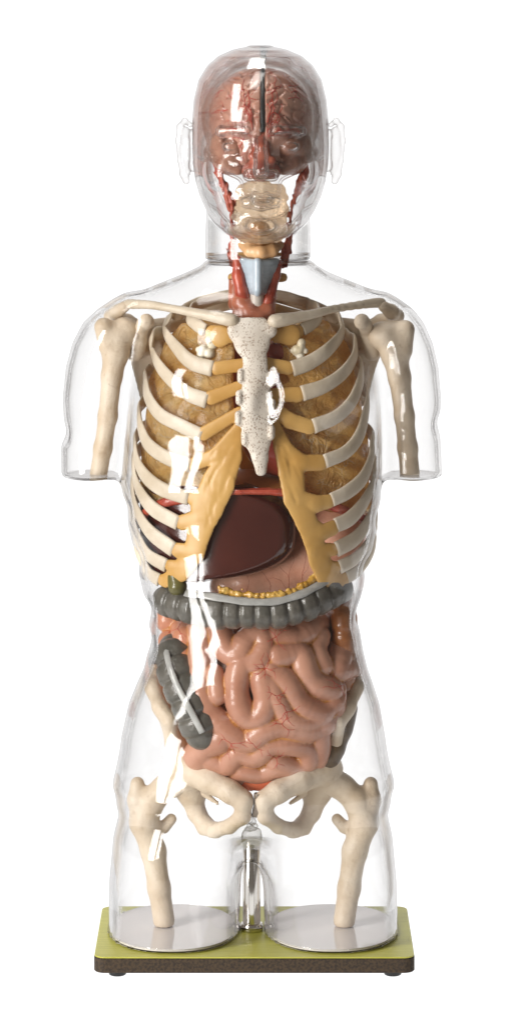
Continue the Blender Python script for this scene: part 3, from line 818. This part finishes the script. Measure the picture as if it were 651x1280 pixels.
v, f = sweep(P, 5.5 + 0.5 * np.sin(np.arange(len(P)) * 1.1), np.tile(np.array([0, -0.7, 0.7]), (len(P), 1)), 0.35, 10); obj('taenia', write_mesh('taenia', v, f), M_taenia, col)
tl = [(207, 808, -38), (212, 832, -60), (222, 858, -73), (237, 886, -80), (253, 916, -81)]
P = catmull([W(*p) for p in tl], 8)
v, f = sweep(P, 4.2, np.tile(np.array([-0.2, -1.0, 0]), (len(P), 1)), 0.4, 10); obj('taenia', write_mesh('taenia', v, f), M_taenia, col)
ff = Field(W(255, 770, -115), W(420, 700, -50), 1.5)
FL = catmull([(275, 737, 0), (300, 743, 0), (330, 745, 0), (360, 741, 0), (382, 731, 0), (400, 716, 0)], 14)
for p in FL:
    for _ in range(5):
        y = np.interp(p[0], [275, 320, 350, 400], [-92, -98, -97, -74]) + 4
        ff.pix([(p[0] + random.gauss(0, 1.2), p[1] + random.gauss(0, 2.0), y + random.uniform(-3, 3), random.uniform(1.2, 3.0))], 1.5)
from_field('fat', ff, M_fat, col, 0)

# small intestine
def belly(px, py):
    u = ((px - 320) / 128)**2 + ((py - 868) / 132)**2
    return 20 - 100 * math.sqrt(max(0.02, 1 - min(u, .98)))
COILS = [
 ([(275, 786), (282, 811), (297, 818), (308, 801), (323, 792), (331, 807), (322, 826), (303, 832), (297, 850), (298, 878), (310, 896), (326, 892), (332, 872), (328, 848)], 15),
 ([(345, 794), (368, 797), (385, 786), (408, 772)], 15.5),
 ([(346, 820), (372, 816), (381, 838), (394, 855), (412, 862)], 15.5),
 ([(399, 795), (395, 815), (402, 832)], 13),
 ([(422, 790), (424, 812), (420, 836), (438, 830)], 16),
 ([(338, 838), (357, 853), (374, 878), (398, 889), (416, 876)], 15),
 ([(335, 852), (347, 876), (362, 898), (385, 902), (402, 890)], 14.5),
 ([(253, 868), (262, 888), (284, 911), (308, 927), (330, 911), (356, 907), (385, 912), (404, 904)], 15),
 ([(248, 944), (260, 930), (276, 922)], 17),
 ([(262, 946), (284, 955), (296, 940), (318, 944), (336, 931), (362, 929), (382, 936), (382, 952), (362, 957), (344, 950)], 14),
 ([(296, 970), (304, 962), (326, 966), (344, 958), (362, 962)], 13.5),
 ([(326, 983), (344, 972), (364, 973), (378, 968)], 12.5),
 ([(398, 918), (397, 944), (386, 964), (372, 976)], 14),
 ([(420, 862), (418, 890), (410, 902)], 12),
 ([(211, 774), (226, 782), (232, 798)], 15.5), ([(214, 802), (227, 818), (232, 840), (230, 858)], 15),
 ([(250, 786), (252, 810), (250, 836), (252, 858)], 15), ([(268, 842), (272, 868)], 12)]
si = Field(W(172, 1010, -125), W(465, 745, 100), 1.7)
base_chains = []
for line, r in COILS:
    P = catmull([np.array(W(px, py, belly(px, py) + 10)) for px, py in line], 4); r *= 1.07
    g2 = Field.__new__(Field); 
    base_chains.append((P, r))
idmin = np.full(si.n, 60.0, np.float32); second = np.full(si.n, 60.0, np.float32)
orange = np.zeros(si.n, np.float32)
for ci, (P, r) in enumerate(base_chains):
    tmp = np.full(si.n, 60.0, np.float32)
    for j, (a, b) in enumerate(zip(P[:-1], P[1:])):
        m = r + 14
        sl, g = si.block(np.minimum(a, b) - m, np.maximum(a, b) + m)
        if sl is None: continue
        rr = r * (1 + 0.05 * math.sin(j * 0.9 + ci))
        tmp[sl] = np.minimum(tmp[sl], capd(g, a, b, rr, rr))
    second = np.minimum(second, np.maximum(idmin, tmp)); 
    orange = np.where(tmp < idmin, 1.0 if line_orange else 0.0, orange) if (line_orange := ci in (14, 15)) or True else orange
    idmin = np.minimum(idmin, tmp)
si.merge(tuple(slice(0, n) for n in si.n), idmin, 0.5)
# own folds of the long first coil count as neighbours too
gap = second - idmin
si.ell(W(322, 872, 23), (120, 82, 110), 1.0)
def paint(v, q):
    idx = np.clip(((v - si.lo) / si.h).round().astype(int), 0, np.array(si.n) - 1)
    og = orange[idx[:, 0], idx[:, 1], idx[:, 2]]
    n = len(v)
    a = np.concatenate([q[:, i] for i in range(4)] + [q[:, (i + 1) % 4] for i in range(4)]); b = np.concatenate([q[:, (i + 1) % 4] for i in range(4)] + [q[:, i] for i in range(4)])
    w = np.maximum(np.bincount(a, minlength=n), 1)
    avg = lambda x: np.bincount(a, x[b], n) / w
    fn = np.cross(v[q[:, 2]] - v[q[:, 0]], v[q[:, 3]] - v[q[:, 1]])
    N = np.stack([np.bincount(q.ravel(), np.repeat(fn[:, c], 4), n) for c in range(3)], 1); N /= np.linalg.norm(N, axis=1)[:, None] + 1e-9
    L = np.stack([avg(v[:, c]) for c in range(3)], 1) - v
    conc = (L * N).sum(1)
    for _ in range(5): conc = avg(conc)
    yel = np.clip((conc - 0.03) / 0.05, 0, 1)
    return np.stack([yel, og, np.zeros_like(yel), np.ones_like(yel)], 1)
sint = thing('small_intestine', 'coiled pink small intestine filling the belly below the grey colon', 'small intestine')
sio = from_field('coils', si, M_gut, sint, 3, paint)
seeds = []
for x, y, n in ((331, 836, 6), (345, 796, 4), (358, 890, 4), (352, 905, 3), (424, 858, 4), (289, 930, 4), (345, 948, 3), (213, 820, 4), (222, 786, 3), (345, 870, 3), (318, 932, 2)):
    a0 = random.uniform(0, 6.28)
    for j in range(n): seeds.append((x, y, a0 + j * 6.28 / n + random.uniform(-.3, .3), 4, 3.2, .5))
vessels('blood_vessel', sio, seeds, M_vessel, 1, 0.25)
# bladder
f = Field(W(255, 1005, -105), W(395, 935, 30), 2.0)
f.ell(W(325, 962, -10), (52, 36, 33), 3)
tag(from_field('bladder', f, M_blad, None, 2), 'orange red bladder peeping out below the small intestine', 'bladder')

# ------------------------------------------------------------------ head and neck organs
brain = thing('brain', 'pink folded brain with red arteries and black central cleft inside the clear head', 'brain')
for s in (-1, 1):
    f = Field(W(325 + (-72 if s < 0 else -2), 222, -90), W(325 + (8 if s < 0 else 72), 76, 100), 1.8)
    c = W(325, 150, 10)
    def fb(X, Y, Z, s=s):
        x, y, z = X - c[0], Y - c[1], Z - c[2]
        z = np.where(z < 0, z * 0.78, z)
        k0 = (np.abs(x / 66)**2.2 + np.abs(y / 84)**2.2 + np.abs(z / 66)**2.2)**(1 / 2.2)
        d = (k0 - 1) * 64
        wx = x + 6 * np.sin(z * .11 + s) + 4 * np.sin(y * .13); wz = z + 6 * np.sin(x * .12 + 1.7 * s) + 4 * np.sin(y * .1 + 2)
        g = np.sin(wx * .21 + 1.3 * np.sin(wz * .17)) + np.sin(wz * .25 + 1.2 * np.sin(wx * .15 + s) + y * .12)
        d = d + 2.6 * np.exp(-(g / 0.28)**2)
        return np.maximum(d, s * -(x - 3.5) + 2.4)
    f.func(fb)
    hm = from_field('hemisphere', f, M_brain, brain, 2)
    sd = []
    for i in range(14):
        sd.append((325 + s * random.uniform(8, 56), random.uniform(95, 165), random.uniform(0, 6.28), 7, 3.2, .7))
    for i in range(4): sd.append((325 + s * 10, 170 - 8 * i, -1.57 + s * random.uniform(.2, 1.0), 12, 3.2, .9))
    b = bvh_of(hm); out = []
    for x, y, a, n, st_, r in sd: branching(b, x, y, a, n, st_, r, 1, out, 0.5)
    v, fa = join(out); obj('artery', write_mesh('artery', v, fa), M_vessel, brain)
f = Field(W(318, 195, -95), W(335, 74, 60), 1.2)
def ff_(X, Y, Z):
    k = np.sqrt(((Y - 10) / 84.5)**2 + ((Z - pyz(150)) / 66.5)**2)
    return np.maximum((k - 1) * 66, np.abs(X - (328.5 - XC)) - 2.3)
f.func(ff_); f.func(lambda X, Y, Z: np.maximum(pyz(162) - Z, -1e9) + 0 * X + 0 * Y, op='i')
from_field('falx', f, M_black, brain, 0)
for s, lab in ((-1, 'brown muscled eyeball behind the clear eye socket, left one of the pair'), (1, 'brown muscled eyeball behind the clear eye socket, right one of the pair')):
    x = 326 + s * 35
    f = Field(W(x - 34, 222, -90), W(x + 34, 150, 0), 1.6)
    f.ell(W(x, 184, -52), (16, 14, 13), 9); f.ell(W(x, 186, -30), (29, 25, 34), 10); f.pix([(x + s * 8, 205, -48, 9), (x - s * 6, 212, -50, 7)], 6)
    for i in range(12):
        f.pix([(x + random.uniform(-18, 18), 186 + random.uniform(-14, 22), -58 + random.uniform(-4, 4), random.uniform(2, 4))], 2)
    tag(from_field('eyeball', f, M_orbit, None, 1), lab, 'eyeball', 'eyeballs in the clear head')
f = Field(W(298, 240, -100), W(356, 150, 0), 1.6)
f.pix([(327, 160, -60, 7), (326, 185, -68, 10), (326, 208, -68, 15)], 8); f.pix([(312, 214, -62, 10), (341, 214, -62, 10)], 8)
for i in range(10): f.pix([(326 + random.uniform(-16, 16), random.uniform(178, 222), -74, random.uniform(3, 6))], 4)
tag(from_field('nasal_cavity', f, M_nasal, None, 1), 'red nasal passage behind the clear nose', 'nasal cavity')
f = Field(W(278, 335, -80), W(376, 222, 20), 1.8)
f.pix([(310, 238, -50, 9), (326, 234, -58, 10), (342, 238, -50, 9)], 8)
f.pix([(302, 240, -34, 9), (305, 262, -30, 10), (310, 288, -32, 12)], 10); f.pix([(350, 240, -34, 9), (348, 262, -30, 10), (342, 288, -32, 12)], 10)
f.pix([(305, 272, -44, 9), (315, 284, -56, 10), (327, 287, -60, 10), (340, 284, -56, 10), (349, 272, -44, 9)], 10)
f.pix([(326, 250, -34, 22), (326, 285, -30, 22), (326, 318, -14, 18)], 14)
for i in range(16): f.pix([(326 + random.uniform(-34, 34), random.uniform(256, 300), -44, random.uniform(2, 5))], 4)
for i in range(8): f.pix([(308 + 5.2 * i, 252, -64 + 0.05 * (i * 5.2 - 18)**2, 2.4), (308 + 5.2 * i, 245, -63 + 0.05 * (i * 5.2 - 18)**2, 2.8)], 1)
thr = thing('throat', 'beige jaw and tongue block with ochre hyoid bone inside the clear neck', 'throat')
f.func(lambda X, Y, Z: 1.6 * np.sin(X * .21 + 2.2 * np.sin(Z * .13)) * np.sin(Z * .19 + 1.7 * np.sin(X * .1) + 1) + 0.9 * np.sin(X * .47 + Z * .2) * np.sin(Z * .41 + Y * .3), op='add')
from_field('jaw', f, M_jaw, thr, 2)
f = Field(W(290, 332, -75), W(362, 295, 0), 1.5)
f.pix([(302, 306, -30, 5), (312, 314, -46, 7), (326, 316, -52, 8), (340, 314, -46, 7), (350, 306, -30, 5)], 3); f.pix([(314, 306, -40, 6), (338, 306, -40, 6)], 4)
from_field('hyoid', f, plain('hyoid_tan', (196, 150, 104), (214, 176, 132), 50, 0.35, 0.3), thr, 1)
for s, lab in ((-1, 'ragged red muscle strand down the cheek, left one of the pair beside the jaw'), (1, 'ragged red muscle strand down the cheek, right one of the pair beside the jaw')):
    pts = [(267, 203, -26, 3), (273, 215, -28, 5), (280, 232, -30, 4.5), (288, 252, -30, 7), (290, 268, -28, 3.5), (291, 290, -22, 4), (290, 312, -18, 6), (292, 328, -16, 6)]
    if s > 0: pts = [(384, 206, -26, 3), (379, 220, -28, 6), (374, 234, -30, 6.5), (366, 252, -30, 3), (362, 268, -28, 3), (362, 290, -22, 4), (358, 312, -18, 6.5), (354, 330, -16, 6)]
    f = Field(W(255, 345, -60) if s < 0 else W(335, 345, -60), W(310, 190, 10) if s < 0 else W(396, 190, 10), 1.5)
    f.pix(pts, 3, np.array([0, 1.0, 0]), 1.0)
    f.func(lambda X, Y, Z: 1.3 * np.sin(Z * .42 + X * .5) * np.sin(X * .6 + Y * .5) + 0.8 * np.sin(X * 1.1 + 1.2 * np.sin(Z * .2)) + 0.7, op='add')
    tag(from_field('cheek_muscle', f, M_strand, None, 1), lab, 'muscle', 'red muscle strands of the cheeks')
lar = thing('larynx', 'pale blue thyroid cartilage with white windpipe between red neck muscles', 'larynx')
f = Field(W(292, 385, -80), W(356, 318, 10), 1.3)
for s in (-1, 1):
    n = np.array([s * .75, -.66, 0]); 
    for t in np.linspace(0, 1, 7):
        x0 = 323 + s * (2 + 20 * (1 - t * 0.55)); y0 = 328 + 38 * t
        f.pix([(322, y0, -58 + 4 * t, 4), (x0, y0 - 2, -36, 4)], 3)
f.pix([(322, 327, -58, 4.5), (322, 362, -57, 5)], 3)
from_field('thyroid_cartilage', f, M_thyroid, lar, 2)
f = Field(W(300, 415, -65), W(345, 355, 10), 1.5)
for y in np.arange(366, 412, 6): f.pix([(313, y, -30, 6), (321, y, -40, 8), (329, y, -30, 6)], 2)
from_field('trachea', f, M_trachea, lar, 1)
for s in (-1, 1):
    pts = [(297, 326, -34, 6.5), (298, 345, -38, 8), (302, 365, -40, 8), (308, 382, -40, 7)] if s < 0 else [(348, 328, -30, 5), (344, 345, -34, 6), (339, 362, -38, 6.5), (334, 380, -40, 7)]
    f = Field(W(280, 395, -65) if s < 0 else W(320, 395, -65), W(325, 315, 0) if s < 0 else W(365, 315, 0), 1.5); f.pix(pts, 3)
    from_field('neck_muscle', f, M_muscle, lar, 2)
f = Field(W(275, 420, -70), W(355, 345, 30), 1.6)
f.pix([(298, 362, -22, 8), (302, 378, -36, 12), (312, 392, -44, 12), (322, 396, -44, 11), (333, 388, -40, 10), (338, 370, -28, 8)], 5); f.pix([(300, 398, -34, 12), (334, 400, -32, 10)], 6); f.pix([(292, 340, -8, 6), (294, 380, -12, 9)], 4)
tag(from_field('thyroid_gland', f, M_gland, None, 2), 'brown red thyroid gland wrapped round the windpipe above the breastbone', 'gland')

f = Field(W(238, 300, -120), W(414, 66, 115), 2.2)
f.ell(W(326, 148, 8), (74, 93, 75), 0)
f.pix([(292, 205, -52, 16), (326, 218, -66, 18), (360, 205, -52, 16)], 16); f.pix([(268, 195, -40, 9), (262, 190, -10, 8)], 8); f.pix([(384, 195, -40, 9), (390, 190, -10, 8)], 8)
f.pix([(312, 238, -60, 11), (326, 240, -66, 12), (340, 238, -60, 11)], 10)
f.ell(W(291, 184, -84), (19, 30, 16), 6, 's'); f.ell(W(361, 184, -84), (19, 30, 16), 6, 's'); f.ell(W(326, 212, -92), (11, 26, 14), 5, 's')
f.pix([(264, 215, 4, 7), (272, 252, -6, 9), (296, 278, -44, 10), (326, 286, -64, 11), (356, 278, -44, 10), (380, 252, -6, 9), (388, 215, 4, 7)], 5)
o = from_field('skull', f, M_skull, skel, 3); solid(o, 3.0)

# ------------------------------------------------------------------ light
world = bpy.data.worlds.new('World'); bpy.context.scene.world = world; world.use_nodes = True
bg = world.node_tree.nodes['Background']; bg.inputs[0].default_value = (1.0, 0.9, 0.8, 1); bg.inputs[1].default_value = 0.2
def area(name, loc, target, sx, sy, power, color=(1, 1, 1)):
    l = bpy.data.lights.new(name, 'AREA'); l.shape = 'RECTANGLE'; l.size = sx; l.size_y = sy; l.energy = power; l.color = color
    o = bpy.data.objects.new(name, l); C.objects.link(o); o.location = loc
    d = Vector(target) - Vector(loc); o.rotation_euler = d.to_track_quat('-Z', 'Y').to_euler()
    return o
area('strip_softbox', (-1.75, -1.5, 0.98), (0, 0, 0.65), 0.62, 2.2, 78, (1, 0.98, 0.95))
area('low_softbox', (-1.3, -1.8, 0.45), (0, 0, 0.5), 0.2, 0.9, 11, (1, 0.98, 0.95))
area('top_softbox', (-0.3, 0.1, 3.1), (0, 0, 0.6), 1.4, 0.6, 26, (1, 0.97, 0.93))

# ------------------------------------------------------------------ camera and render
cam = bpy.data.cameras.new('camera'); co = bpy.data.objects.new('camera', cam); C.objects.link(co)
co.location = (0, -DCAM / 1000, ZCAM / 1000); co.rotation_euler = (math.pi / 2, 0, 0)
cam.sensor_fit = 'VERTICAL'; cam.sensor_height = 36; cam.sensor_width = 36
cam.lens = 36 * DCAM / 1280.0; cam.shift_y = -675.0 / 1280.0; cam.clip_end = 50
sc = bpy.context.scene; sc.camera = co
sc.view_settings.view_transform = 'Standard'; sc.view_settings.look = 'None'; sc.view_settings.exposure = 0; sc.view_settings.gamma = 1
cy = sc.cycles
cy.max_bounces = 14; cy.diffuse_bounces = 3; cy.glossy_bounces = 4; cy.transmission_bounces = 10; cy.transparent_max_bounces = 32
cy.caustics_reflective = False; cy.caustics_refractive = True; cy.use_denoising = True
cy.sample_clamp_indirect = 6
